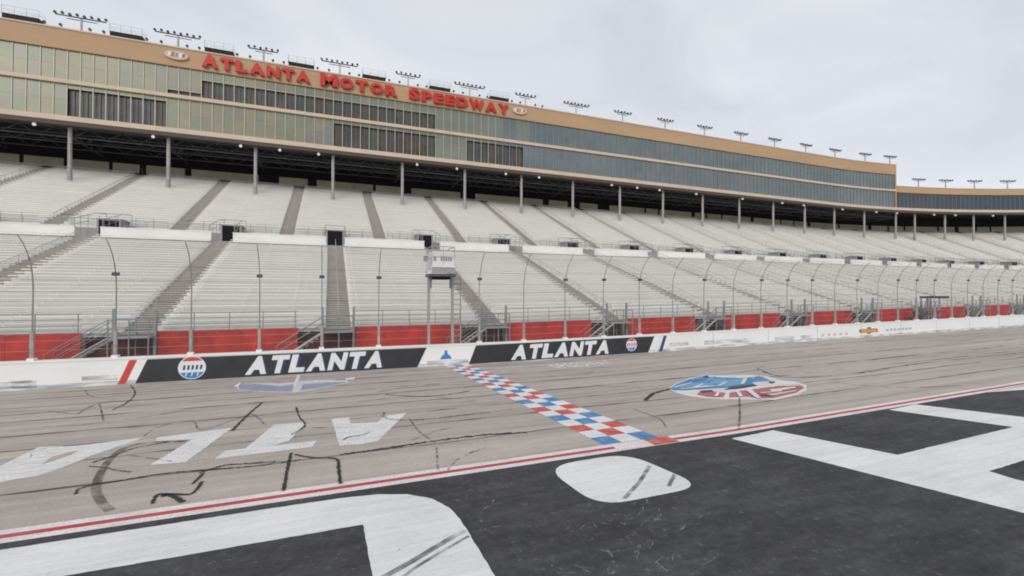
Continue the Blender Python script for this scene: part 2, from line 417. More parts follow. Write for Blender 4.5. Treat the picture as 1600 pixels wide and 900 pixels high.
# old white letters on the racing surface, read from the stands
def decal(name, polys, z=.010, par=None):
    m_ = MB()
    for k, (pts, mt) in enumerate(polys): m_.poly([G(*p) for p in pts], z+.0015*k, mt, .012)
    return m_.build(name, par or track, fix=False)
ow = M['old_white']
decal('painted_letter', [([(518, 655), (545, 652), (548, 662), (590, 660), (600, 650), (635, 646), (590, 690), (568, 694), (530, 697)], ow)])
decal('painted_letter', [([(428, 664), (478, 660), (452, 689), (400, 704), (378, 706)], ow), ([(335, 718), (352, 705), (496, 689), (488, 699)], ow)])
decal('painted_letter', [([(245, 684), (362, 669), (290, 723), (234, 727), (300, 687), (243, 690)], ow)])
decal('painted_letter', [([(-60, 757), (0, 729), (60, 699), (125, 697), (175, 690), (222, 684), (215, 688), (150, 710), (95, 732), (60, 744), (10, 752), (-60, 772)], ow)])
m_ = MB(); m_.poly([G(64, 727), G(80, 715), G(122, 704), G(112, 711)], .013, M['track']); m_.build('letter_gap', track, fix=False)

# chequered start and finish line
mb = MB(); rows = 24
for r in range(rows):
    for c in range(3):
        Da, Db = 11.33+16.2*r/rows, 11.33+16.2*(r+1)/rows
        def e(D, c): a = 7.35-.75*(D-11.3)/16.2; wd = 1.95-.45*(D-11.3)/16.2; return a+wd*c/3
        m_ = M['white_paint'] if (r+c) % 2 else (M['blue'] if ((r+1)//2) % 2 == 0 else M['red'])
        mb.poly([(e(Da, c), Da), (e(Da, c+1), Da), (e(Db, c+1), Db), (e(Db, c), Db)], .010, m_)
mb.build('finish_line', track, fix=False)
mb = MB(); mb.poly([(7.5, 10.75), (8.7, 10.75), (8.7, 11.3), (7.5, 11.3)], .012, M['pinkwhite'])
mb.poly([(8.7, 10.75), (9.6, 10.75), (9.6, 11.3), (8.7, 11.3)], .012, M['red']); mb.build('finish_line_end_patch', apron, fix=False)

# oval emblems painted on the racing surface, worn and broken up
def em(pts, sc, ox, oy): return [(ox+x/sc, oy+y/sc) for x, y in pts]
e1 = lambda p: em(p, 5.333, 1000, 570)
decal('painted_emblem', [
 (e1([(235, 205), (290, 160), (420, 110), (540, 88), (720, 90), (900, 82), (1060, 98), (1180, 132), (1290, 140), (1390, 172), (1385, 215), (1300, 255), (1130, 295), (960, 292), (700, 290), (540, 282), (400, 262), (300, 232)]), M['old_white']),
 (e1([(250, 200), (300, 162), (420, 118), (520, 98), (700, 108), (860, 112), (1010, 98), (1060, 118), (1095, 142), (930, 170), (700, 196), (560, 202), (400, 214), (270, 214)]), M['blue']),
 (e1([(500, 225), (600, 222), (715, 236), (690, 275), (560, 270), (470, 250)]), M['dullred']),
 (e1([(745, 235), (890, 212), (1150, 178), (1330, 165), (1372, 195), (1300, 235), (1120, 278), (990, 285), (900, 268), (740, 275)]), M['dullred']),
 (e1([(330, 178), (520, 150), (640, 150), (600, 170), (480, 185), (340, 190)]), M['lightblue']), (e1([(560, 120), (700, 118), (760, 150), (640, 165)]), M['lightblue']),
 (e1([(700, 130), (860, 120), (850, 165), (700, 185)]), M['lightblue']), (e1([(860, 118), (895, 112), (870, 160), (840, 162)]), M['old_white']),
 (e1([(930, 150), (1080, 140), (1060, 158), (960, 168)]), M['old_white']), (e1([(700, 212), (760, 186), (940, 166), (985, 176), (830, 202)]), M['black_p']),
 (e1([(280, 185), (430, 150), (440, 155), (290, 192)]), M['old_white']), (e1([(440, 190), (520, 160), (535, 162), (470, 196)]), M['old_white']),
 (e1([(640, 175), (720, 140), (735, 142), (680, 180)]), M['faded']), (e1([(1200, 175), (1340, 172), (1345, 178), (1210, 184)]), M['faded']),
 (e1([(1060, 250), (1300, 215), (1310, 222), (1100, 262)]), M['faded']), (e1([(600, 104), (640, 102), (560, 150), (530, 152)]), M['lightblue']), (e1([(960, 100), (1000, 98), (940, 130), (915, 132)]), M['lightblue']),
 (e1([(420, 130), (520, 112), (530, 118), (430, 140)]), M['lightblue']), (e1([(330, 205), (560, 180), (690, 178), (560, 190), (350, 210)]), M['old_white']),
 (e1([(530, 98), (570, 94), (575, 108), (520, 108)]), M['navy']), (e1([(1075, 145), (1125, 142), (1120, 156), (1080, 158)]), M['navy']),
 (e1([(500, 222), (600, 216), (612, 226), (520, 236)]), M['navy']), (e1([(640, 236), (665, 236), (650, 268), (620, 268)]), M['pinkwhite']),
 (e1([(800, 232), (830, 229), (860, 272), (825, 273)]), M['pinkwhite']), (e1([(1000, 238), (1180, 222), (1190, 228), (1010, 246)]), M['old_white']),
 (e1([(1000, 255), (1110, 262), (1100, 268), (1000, 262)]), M['navy']),
 (e1([(880, 218), (930, 212), (1010, 285), (975, 288)]), M['pinkwhite']), (e1([(1080, 215), (1290, 190), (1300, 200), (1100, 235)]), M['pinkwhite'])], .0105)
e2 = lambda p: em(p, 5.714, 340, 530)
decal('painted_emblem', [
 (e2([(170, 415), (330, 392), (560, 395), (700, 380), (860, 368), (1150, 368), (1180, 385), (1000, 425), (850, 455), (700, 478), (500, 476), (340, 470), (180, 455)]), M['faded']),
 (e2([(190, 412), (330, 398), (550, 422), (690, 402), (660, 470), (500, 468), (340, 464), (190, 452)]), M['dullblue']),
 (e2([(760, 405), (1000, 388), (1150, 384), (1080, 402), (850, 446), (740, 462)]), M['dullblue']),
 (e2([(500, 378), (600, 360), (725, 352), (700, 378), (520, 395)]), M['dullpink']),
 (e2([(140, 428), (195, 388), (215, 392), (175, 428)]), M['old_white']), (e2([(712, 318), (742, 328), (698, 430), (672, 424)]), M['old_white']),
 (e2([(1145, 350), (1232, 343), (1215, 366), (1140, 368)]), M['old_white']), (e2([(860, 370), (1050, 368), (1040, 386), (860, 388)]), M['old_white'])], .0105)
# faint white words beside the wall
mb = MB()
a, d = G(862, 573); b, _ = G(955, 566)
for ch, x0, x1 in layout('SPEEDWAY', a, b):
    vs, fs, be = glyph(ch, .03)
    mb.add([W(x0+x*(x1-x0), d+1.5*(y-.5), .010) for x, y in vs], [tuple(q) for q in fs], M['old_white'])
mb.build('painted_word', track, fix=False)

def ribbon(mb, pts, wdt, z, m, jit=0.0, sub=6):
    P = []
    for i in range(len(pts)-1):
        for k in range(sub):
            t = k/sub; P.append((pts[i][0]*(1-t)+pts[i+1][0]*t, pts[i][1]*(1-t)+pts[i+1][1]*t))
    P.append(pts[-1]); vs = []; n = len(P)
    for i, p in enumerate(P):
        q0, q1 = P[max(0, i-1)], P[min(n-1, i+1)]; dx, dy = q1[0]-q0[0], q1[1]-q0[1]; l = math.hypot(dx, dy) or 1
        wv = wdt*(.5+random.uniform(-jit, jit)); ox, oy = random.uniform(-jit, jit)*wdt, random.uniform(-jit, jit)*wdt
        for sg in (-1, 1): vs.append(W(p[0]+ox-dy/l*wv*sg, p[1]+oy+dx/l*wv*sg, z))
    mb.add(vs, [(2*i+1, 2*i, 2*i+2, 2*i+3) for i in range(n-1)], m)
for D in (26.4, 25.2, 23.3, 22.1, 20.9, 18.7, 17.0, 15.3, 13.35):
    mb = MB(); ph = random.uniform(0, 9)
    pts = [(x, D+.10*math.sin(x*.11+ph)+.06*math.sin(x*.53+ph*2)) for x in range(-110, 170, 2)]
    ribbon(mb, pts, {18.7: .15, 13.35: .09}.get(D, .10), .0085, M['seam'], .35, 3)
    mb.build('paving_seam', track, fix=False)
def smooth(P, k=6):
    Q = [P[0]]+P+[P[-1]]; o = []
    for i in range(1, len(Q)-2):
        for j in range(k):
            t = j/k; a, b, c, d = Q[i-1], Q[i], Q[i+1], Q[i+2]
            o.append(tuple(.5*((2*b[n])+(c[n]-a[n])*t+(2*a[n]-5*b[n]+4*c[n]-d[n])*t*t+(3*b[n]-a[n]-3*c[n]+d[n])*t**3) for n in (0, 1)))
    return o+[P[-1]]
def mark(pts, wdt, m='tar', jit=.2, name='tar_mark', z=.019, par=None):
    mb = MB(); P = smooth([G(*p) for p in pts]) if m != 'scuff' else [G(*p) for p in pts]
    jit = 0.0 if m == 'rubber' else jit; ribbon(mb, P, wdt, z, M[m], jit*.7, 3); return mb.build(name, par or track, fix=False)
mark([(410, 629), (386, 650), (362, 674)], .08)
mark([(455, 708), (449, 735), (443, 768)], .075)
mark([(460, 711), (490, 716), (525, 718), (529, 735), (532, 757)], .075)
mark([(318, 740), (306, 752), (300, 757)], .07); mark([(316, 753), (300, 772), (270, 773), (246, 774), (238, 788)], .07)
mark([(252, 777), (262, 774), (276, 779), (286, 785)], .11)
mark([(225, 682), (250, 667), (300, 658), (312, 672), (345, 664), (376, 653), (395, 648), (415, 665)], .05, 'seam', .3)
mark([(118, 773), (128, 763), (180, 753), (255, 741), (320, 735), (400, 729), (470, 719)], .05, 'tar', .4)
mark([(292, 690), (240, 692), (205, 697), (178, 712), (158, 738), (150, 765), (158, 785), (172, 799)], .17, 'rubber', .1, 'tyre_mark')
mark([(120, 648), (155, 631), (215, 626)], .08, 'seam'); mark([(155, 631), (162, 658)], .06, 'seam')
mark([(530, 711), (590, 703), (650, 694), (700, 687), (760, 680), (822, 676)], .10, 'tar', .5)
mark([(600, 645), (605, 655), (660, 656), (735, 648), (800, 640)], .10, 'seam', .5)
mark([(640, 655), (655, 675), (680, 692)], .05, 'seam'); mark([(682, 700), (684, 735)], .05, 'seam')
mark([(1008, 626), (1022, 615), (1048, 608)], .16, 'tar', .2)
mark([(1300, 597), (1340, 602), (1420, 606), (1500, 603)], .08, 'seam', .5)
mark([(1155, 622), (1156, 650), (1154, 672)], .08, 'rubber')
mark([(595, 905), (640, 880), (690, 850), (726, 829)], .12, 'rubber', .1, 'tyre_mark', .010, apron)
mark([(612, 915), (655, 884), (700, 857), (733, 838)], .07, 'rubber', .1, 'tyre_mark', .010, apron)
mark([(975, 780), (1000, 752), (1015, 728)], .10, 'rubber', .1, 'tyre_mark', .010, apron)
mark([(1045, 760), (1055, 740)], .09, 'rubber', .1, 'tyre_mark', .010, apron)
mark([(0, 645), (60, 642), (120, 648)], .05, 'seam', .4); mark([(60, 668), (150, 662), (240, 650), (300, 640)], .05, 'seam', .4)
mark([(200, 712), (230, 716), (270, 722)], .05, 'seam', .4); mark([(310, 740), (350, 728), (372, 726), (430, 722)], .06, 'tar', .5)
mark([(640, 690), (690, 672), (760, 660)], .05, 'seam', .4); mark([(560, 628), (640, 620), (700, 622)], .06, 'seam', .4)
mark([(860, 610), (940, 604), (1000, 606)], .06, 'seam', .4); mark([(750, 600), (800, 596), (870, 588)], .06, 'seam', .4)
mark([(1180, 575), (1230, 590), (1340, 583), (1440, 568), (1600, 551)], .16, 'seam', .4)
mark([(990, 640), (1030, 655), (1040, 668)], .06, 'rubber'); mark([(700, 735), (720, 715), (760, 700)], .06, 'seam', .4)
for k in range(26):
    cx, cy = random.uniform(0, 1500), random.uniform(585, 735)
    if cy > 800-.135*cx-30: continue
    L_ = random.uniform(14, 60); a = random.uniform(-.5, .5); p = [(cx, cy)]
    for j in range(3): a += random.uniform(-.8, .8); p.append((p[-1][0]+math.cos(a)*L_, p[-1][1]+math.sin(a)*L_*.22-2))
    mark(p, random.uniform(.03, .06), random.choice(('seam', 'tar')), .5, 'crack_line')
# pale scratches and drips on the dark apron
for k in range(60):
    cx, cy = (random.gauss(1005, 40), random.gauss(825, 28)) if k % 2 else (random.gauss(1010, 230), random.uniform(790, 905))
    a = random.uniform(0, 6.3); ln = random.uniform(6, 34)
    p = [(cx, cy)]
    for j in range(3):
        a += random.uniform(-.7, .7); p.append((p[-1][0]+math.cos(a)*ln/2, p[-1][1]+math.sin(a)*ln/4))
    mark(p, random.uniform(.012, .035), 'scuff', .4, 'scratch_mark', .009, apron)

# ------------------------------------------------------------------ outside wall of the track
DW = 27.6
wall = empty('track_wall', 'long white concrete wall at the outer edge of the track, with black lettered panels', 'wall', loc=(0, DW, 0))
def P(name, m_, parent, fix=True):
    o = m_.build(name, None, fix); o.parent = parent; o.location = Vector((0, 0, 0))
    # keep geometry where it was built: move the mesh into the parent's space
    inv = parent_world(parent).inverted()
    o.data.transform(inv); return o
def parent_world(p):
    from mathutils import Matrix, Euler
    m = Matrix.Translation(p.location) @ Euler(p.rotation_euler).to_matrix().to_4x4()
    return parent_world(p.parent) @ m if p.parent else m
mb = MB(); mb.prism(-120, 185, DW, DW+.45, -.05, 1.22, M['wallw']); P('wall_body', mb, wall)
mb = MB(); mb.prism(-120, 185, DW-.035, DW+.5, 1.22, 1.30, M['wallw']); P('coping', mb, wall)
def SW(px): return SAT(px, DW)
def wpoly(pts, D, m_, mb):
    vs = [W(a, D, z) for a, z in pts]; A = sum(pts[i][0]*pts[(i+1) % len(pts)][1]-pts[(i+1) % len(pts)][0]*pts[i][1] for i in range(len(pts)))
    f = list(range(len(vs)))
    if A < 0: f.reverse()
    mb.add(vs, [f], m_)
for xa, xb, slant in ((219, 661, .55), (736, 1018, .55)):
    a, b = SW(xa), SW(xb)
    mb = MB(); pl = [(a-slant*.25, .03), (b-slant*.6, .03), (b+slant*.4, 1.17), (a+slant*.6, 1.17)]
    vs = [W(q, DW-.02, z) for q, z in pl]+[W(q, DW-.001, z) for q, z in pl]
    mb.add(vs, [(0, 1, 2, 3), (4, 7, 6, 5), (0, 4, 5, 1), (1, 5, 6, 2), (2, 6, 7, 3), (3, 7, 4, 0)], M['banner']); bn = P('banner_panel', mb, wall)
    ta, tb, lg = (SW(384), SW(597), SW(302)) if xa < 300 else (SW(798), SW(950), SW(986))
    for ch, x0, x1 in layout('ATLANTA', ta, tb, .12):
        m2 = MB(); place_glyph(m2, ch, x0+.09, x1+.09, .10, 1.04, DW-.03, .009, M['navy'], .22, .06)
        place_glyph(m2, ch, x0, x1, .14, 1.10, DW-.045, .014, M['bannerw'], .22, .06); P('letter', m2, bn)
    m2 = MB(); n = 28; rr = .60 if xa < 300 else .47; zc = .66
    cir = lambda k, q=1.0: (lg+rr*q*math.cos(2*math.pi*k/n), zc+rr*.97*q*math.sin(2*math.pi*k/n))
    wpoly([cir(k) for k in range(n)], DW-.05, M['bannerw'], m2)
    wpoly([cir(k, .93) for k in range(3, 12)], DW-.053, M['logored'], m2)
    wpoly([cir(k, .93) for k in range(16, 27)], DW-.053, M['logoblue'], m2)
    for q in (-.4, -.22, -.04, .14, .32): wpoly([(lg+q, zc-.10), (lg+q+.10, zc-.10), (lg+q+.13, zc+.13), (lg+q+.04, zc+.13)], DW-.053, M['navy'] if xa < 300 else M['logored'], m2)
    for q in (-.3, -.05, .2): wpoly([(lg+q, zc-.42), (lg+q+.05, zc-.42), (lg+q+.11, zc-.2), (lg+q+.06, zc-.2)], DW-.056, M['bannerw'], m2)
    P('round_emblem', m2, bn)
for xa, wd, m_ in ((196, .30, 'logored'), (1026, .22, 'bannerw'), (1033, .30, 'navy')):
    a = SW(xa)-.1; mb = MB(); wpoly([(a-.15, .03), (a-.15+wd, .03), (a+.3+wd, 1.17), (a+.3, 1.17)], DW-.012, M[m_], mb); P('slanted_stripe', mb, wall, False)
mb = MB(); a = SW(697)
wpoly([(a-.38, .42), (a+.38, .42), (a+.25, .62), (a+.1, .74), (a+.08, .95), (a-.08, .95), (a-.1, .74), (a-.25, .62)], DW-.012, M['logoblue'], mb); P('blue_mark', mb, wall, False)
mb = MB()
def smear(xa, xb, z0, z1):
    a, b = SW(xa), SW(xb); wpoly([(a, z0), (b, z0), (b, z1), (a, z1)], DW-.008, M['wallgrime'], mb)
smear(668, 732, .03, .36); smear(130, 186, .25, .50); smear(0, 60, .1, .42); smear(20, 52, .12, .45); smear(1045, 1075, .35, .6)
smear(1100, 1140, .3, .6); smear(1210, 1240, .2, .55); smear(1250, 1270, .2, .55); smear(1140, 1170, .25, .6)
P('rubber_smear', mb, wall, False)
mb = MB()
for x in range(-60, 150, 3): wpoly([(x, .0), (x+3.0, .0), (x+3.0, .20), (x, .20)], DW-.006, M['wallgrime'], mb)
P('base_grime', mb, wall, False)
for x in range(-56, 150, 6):
    mb = MB(); mb.prism(x, x+.035, DW-.004, DW+.01, .02, 1.21, M['greyc']); 
    if not (SW(210) < x < SW(1035)): P('panel_joint', mb, wall)
mb = MB(); a = SW(1357)
k = .68; sc = lambda L_: [(a+x*k, .6+(z-.6)*k) for x, z in L_]
wpoly(sc([(-2.0, .35), (-.5, .35), (-.3, .15), (.3, .15), (.5, .35), (2.0, .35), (1.7, .85), (.5, .85), (.3, 1.1), (-.3, 1.1), (-.5, .85), (-2.2, .85)]), DW-.012, M['dullred'], mb)
wpoly(sc([(-1.6, .45), (-.3, .45), (-.1, .28), (.15, .28), (.3, .45), (1.6, .45), (1.4, .75), (-1.7, .75)]), DW-.014, M['goldp'], mb)
P('gold_cross_emblem', mb, wall, False)
mb = MB(); a = SW(1383)
for k in range(7): wpoly([(a+k*.6, .45), (a+k*.6+.42, .45), (a+k*.6+.48, .66), (a+k*.6+.06, .66)], DW-.012, M['faintblue'], mb)
P('blue_wording', mb, wall, False)
mb = MB(); a = SW(1282)
for k in range(5): wpoly([(a+k*.8, .35), (a+k*.8+.4, .35), (a+k*.8+.45, .56), (a+k*.8+.05, .56)], DW-.012, M['faintred'], mb)
P('red_wording', mb, wall, False)

# ------------------------------------------------------------------ catch fence
fence = empty('catch_fence', 'tall catch fence of curved dark posts and cables on top of the track wall', 'fence', loc=(0, DW+.22, 1.3))
DF = DW+.22
s = -12.72-3.08*11; ss = []
while s < 150: ss.append(s); s += 3.08
prof = [(0, 1.3), (0, 3.0), (0, 4.6), (-.06, 5.2), (-.22, 5.75), (-.48, 6.25), (-.82, 6.65), (-1.2, 6.95)]
for i, q in enumerate(ss):
    mb = MB(); mb.tube([W(q, DF+a, z) for a, z in prof], .036, M['fence'], 6, .019)
    if SAT(670, DF)-.4 < q < SAT(707, DF)+.3: continue
    po = P('fence_post', mb, fence)
    mb = MB(); c = W(q, DF, 1.36); mb.box(c, (.26, .3, .12), M['wallw']); mb.box(W(q, DF-.02, 2.0), (.13, .13, 1.25), M['column']); P('post_foot', mb, po)
    if i % 2 == 0 and q > -5 or i % 3 == 0:
        mb = MB(); mb.box(W(q, DF-.1, 5.35), (.27, .16, .16), M['lampbody']); P('junction_box', mb, po)
A0, A1 = ss[0], ss[-1]
for zz in [1.75, 2.2, 2.65, 3.1, 3.55, 4.0, 4.5, 5.05]:
    mb = MB(); pts = [W(x, DF-.07, zz) for x in splits(A0, A1, 3)]; mb.tube(pts, .009, M['fence'], 4); P('cable', mb, fence)
for a_, zz in ((-.3, 5.75), (-.88, 6.65), (-1.2, 6.95)):
    mb = MB(); mb.tube([W(x, DF+a_, zz) for x in splits(A0, A1, 3)], .007, M['fence'], 4); P('cable', mb, fence)
mb = MB(); pr = [(-.09, 1.32), (-.09, 4.6), (-.28, 5.6), (-.95, 6.7), (-1.2, 6.93)]; xs = splits(A0, A1, 4)
vs = [W(x, DF+a_, z_) for x in xs for a_, z_ in pr]; k5 = len(pr)
mb.add(vs, [(i*k5+j, (i+1)*k5+j, (i+1)*k5+j+1, i*k5+j+1) for i in range(len(xs)-1) for j in range(k5-1)], M['chain'])
P('chain_link_mesh', mb, fence, False)

# ------------------------------------------------------------------ flag stand over the wall at the finish line
fs_ = empty('flag_stand', 'white starter box raised on two tall posts above the finish line wall', 'flag stand', loc=(SAT(690, DW+.5), DW+.5, 0))
for px in (670, 707):
    q = SAT(px, DW+.6); mb = MB(); mb.box(W(q, DW+.62, 3.2), (.15, .16, 4.9), M['steel']); mb.box(W(q, DW+.6, .65), (.3, .2, 1.3), M['steel'])
    mb.box(W(q+(.12 if px < 690 else -.12), DW+.62, 5.2), (.12, .16, .9), M['fence']); P('post', mb, fs_)
q0, q1 = SAT(675, DW-.6), SAT(710, DW-.6)
mb = MB(); mb.prism(q0-.05, q1+.1, DW-.6, DW+1.2, 5.45, 5.62, M['truss']); mb.prism(q0+.2, q1-.15, DW-.2, DW+.9, 5.3, 5.45, M['dark']); P('platform', mb, fs_)
mb = MB(); mb.prism(q0, q1, DW-.62, DW-.56, 6.02, 6.95, M['standbox']); mb.prism(q0, q0+.05, DW-.56, DW+1.15, 5.9, 6.95, M['standbox']); mb.prism(q1-.05, q1, DW-.56, DW+1.15, 5.9, 6.95, M['standbox'])
mb.prism(q0, q1, DW-.62, DW-.58, 5.64, 6.0, M['greyc']); mb.prism(q0-.02, q1+.02, DW-.66, DW-.55, 6.0, 6.13, M['bannerw'])
pn = P('side_panel', mb, fs_)
mb = MB()
for a_, b_ in ((.08, .24), (.52, .62), (.66, .78), (.82, .92), (.97, 1.06), (1.1, 1.2)): mb.prism(q0+a_, q0+b_, DW-.635, DW-.625, 6.38, 6.62, M['clay'])
P('faded_wording', mb, pn)
mb = MB()
for z_ in (7.0, 7.25):
    mb.tube([W(q0, DW-.6, z_), W(q1, DW-.6, z_), W(q1, DW+1.1, z_)], .03, M['steel']); mb.tube([W(q0, DW-.6, z_), W(q0, DW+1.1, z_)], .03, M['steel'])
for x_, d_ in ((q0, -.6), (q1, -.6), ((q0+q1)/2, -.6), (q0, 1.1), (q1, 1.1)): mb.tube([W(x_, DW+d_, 5.6), W(x_, DW+d_, 7.25)], .03, M['steel'])
P('guard_rail', mb, fs_)
mb = MB(); mb.tube([W(q0-.35, DW-.5, 6.5), W(q0, DW-.5, 6.5)], .03, M['fence']); mb.box(W(q0-.35, DW-.5, 6.5), (.24, .2, .3), M['fence']); P('signal_lamp', mb, fs_)
mb = MB()
qa = q1+.35
mb.tube([W(qa, DW+1.1, 1.0), W(qa, DW+1.1, 5.6)], .04, M['steel']); mb.tube([W(qa+.5, DW+1.1, 1.0), W(qa+.5, DW+1.1, 5.6)], .04, M['steel'])
for k in range(14): mb.tube([W(qa, DW+1.1, 1.1+k*.33), W(qa+.5, DW+1.1, 1.1+k*.33)], .022, M['steel'], 4)
P('ladder', mb, fs_)

# ------------------------------------------------------------------ grandstands
BAY = 11.13
def stand(root, D1, h1, D2, h2, nrow, s_aisles, aw, tint):
    t = (D2-D1)/nrow; r = (h2-h1)/nrow
    for i in range(len(s_aisles)-1):
        a, b = s_aisles[i]+aw/2, s_aisles[i+1]-aw/2
        bm_ = M['benchb'] if random.random() < .3 else M['bench']
        mb = MB(); mt = MB()
        for k in range(nrow):
            Da = D1+k*t; z = h1+k*r
            mt.prism(a, b, Da, Da+t, z-r, z, M['tread'])
            mt.prism(a, b, Da-.012, Da-.002, z-r+.02, z-.03, M['riser'])
            zb = z+.40
            j = random.uniform(-.006, .006)
            mb.prism(a+.05, b-.05, Da+.22, Da+.48, zb-.05+j, zb+j, bm_)
            q = a+.6
            while q < b-.3:
                mb.prism(q, q+.04, Da+.30, Da+.36, z+.0, zb-.05, M['tread']); q += 3.3
        sec = P('seating_deck', mt, root); P('bench_rows', mb, sec)
    for i, sa in enumerate(s_aisles):
        mb = MB(); a, b = sa-aw/2+.01, sa+aw/2-.01
        for k in range(nrow):
            Da = D1+k*t; z = h1+k*r
            mb.prism(a, b, Da, Da+t/2, z-r, z-r/2, M['stairp']); mb.prism(a, b, Da+t/2, Da+t-.0, z-r, z, M['stairp'])
            for dd, zz in ((0, z-r/2), (t/2, z)): mb.prism(a, b, Da+dd-.03, Da+dd+.05, zz-.035, zz+.008, M['nosing'])
        st = P('aisle_stairs', mb, root)
        mb = MB()
        pts = [W(sa, D1+t, h1+r+.1)]+[W(sa, D1+k*t, h1+k*r+.9) for k in range(1, nrow-1, 4)]+[W(sa, D2-t, h2-r+.9), W(sa, D2-t, h2-r)]
        mb.tube(pts, .024, M['steel'], 5)
        for k in range(4, nrow-2, 4): mb.tube([W(sa, D1+k*t+.2, h1+k*r-.1), W(sa, D1+k*t+.2, h1+k*r+.95)], .022, M['steel'], 4)
        P('centre_handrail', mb, st)
LA = [.58+11.05*k for k in range(-6, 17)]
UA = [.5+BAY*(k-.0) for k in range(-6, 21)]
# positions read along the stands: lower aisles at the bottom, upper aisles between the columns
lower = empty('lower_grandstand', 'lower deck of pale aluminium bleachers with stair aisles above the red front wall', 'grandstand', loc=(0, 33, 0))
upper = empty('upper_grandstand', 'upper deck of pale aluminium bleachers rising under the press box', 'grandstand', loc=(0, 56, 0))
L1, LH1, L2, LH2 = 33.0, 2.2, 55.5, 10.0
U1, UH1, U2, UH2 = 62.3, 11.9, 88.0, 23.5
stand(lower, L1, LH1, L2, LH2, 30, LA, 1.6, 0)
UA = [-4.97+11.13*k for k in range(-6, 21)]
stand(upper, U1, UH1, U2, UH2, 34, UA, 1.6, 1)
# red front wall, darker recess below each aisle
for i in range(len(LA)-1):
    a, b = LA[i]+.95, LA[i+1]-2.5
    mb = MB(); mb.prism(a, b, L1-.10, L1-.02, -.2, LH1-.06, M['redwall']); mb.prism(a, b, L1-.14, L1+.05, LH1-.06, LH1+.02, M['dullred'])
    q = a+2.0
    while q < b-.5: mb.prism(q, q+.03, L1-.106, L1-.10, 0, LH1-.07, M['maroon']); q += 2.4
    fw = P('red_front_panel', mb, lower)
    mb = MB()
    for z_ in (.4, .75, 1.08): mb.tube([W(x, L1-.05, LH1+z_) for x in splits(a, b)], .022, M['rail'], 5)
    q = a+.05
    while q <= b: mb.tube([W(q, L1-.05, LH1), W(q, L1-.05, LH1+1.1)], .028, M['rail'], 5); q += 1.85
    P('front_railing', mb, lower)
for sa in LA:
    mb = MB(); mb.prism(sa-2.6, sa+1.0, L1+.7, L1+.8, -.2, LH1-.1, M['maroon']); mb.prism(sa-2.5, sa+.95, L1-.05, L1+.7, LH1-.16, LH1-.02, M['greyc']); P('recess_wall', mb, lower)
    # landing and the steel stair going down to the left behind the fence
    mb = MB(); mb.prism(sa-.95, sa+.9, L1-1.1, L1-.05, LH1-.32, LH1-.24, M['greyc'])
    mb.prism(sa-1.6, sa-.95, L1+.0, L1+.3, LH1-.24, LH1-.05, M['greyc'])
    n_ = 9
    for k in range(n_):
        x_ = sa-.95-k*.30; z_ = LH1-.28-(k+1)*.2
        mb.prism(x_-.3, x_, L1-1.08, L1-.1, z_-.04, z_, M['steel'])
    for dd in (-1.1, -.12):
        mb.tube([W(sa-.95, L1+dd, LH1-.3), W(sa-.95-n_*.3, L1+dd, LH1-.3-n_*.2)], .07, M['steel'], 4)
        mb.tube([W(sa+.9, L1+dd, LH1+.75), W(sa-.95, L1+dd, LH1+.75), W(sa-.95-n_*.3, L1+dd, LH1+.75-n_*.2), W(sa-.95-n_*.3, L1+dd, 0)], .026, M['rail'], 5)
        mb.tube([W(sa+.9, L1+dd, LH1+.3), W(sa-.95, L1+dd, LH1+.3), W(sa-.95-n_*.3, L1+dd, LH1+.3-n_*.2)], .02, M['rail'], 5)
        for x_, zt in ((.9, .75), (0, .75), (-.95, .75)): mb.tube([W(sa+x_, L1+dd, 0), W(sa+x_, L1+dd, LH1+zt)], .04, M['rail'], 5)
    for x_ in (-1.0, .95): mb.prism(sa+x_-.07, sa+x_+.07, L1-.25, L1-.12, 0, LH1+1.35, M['rail'])
    P('access_stair', mb, lower)
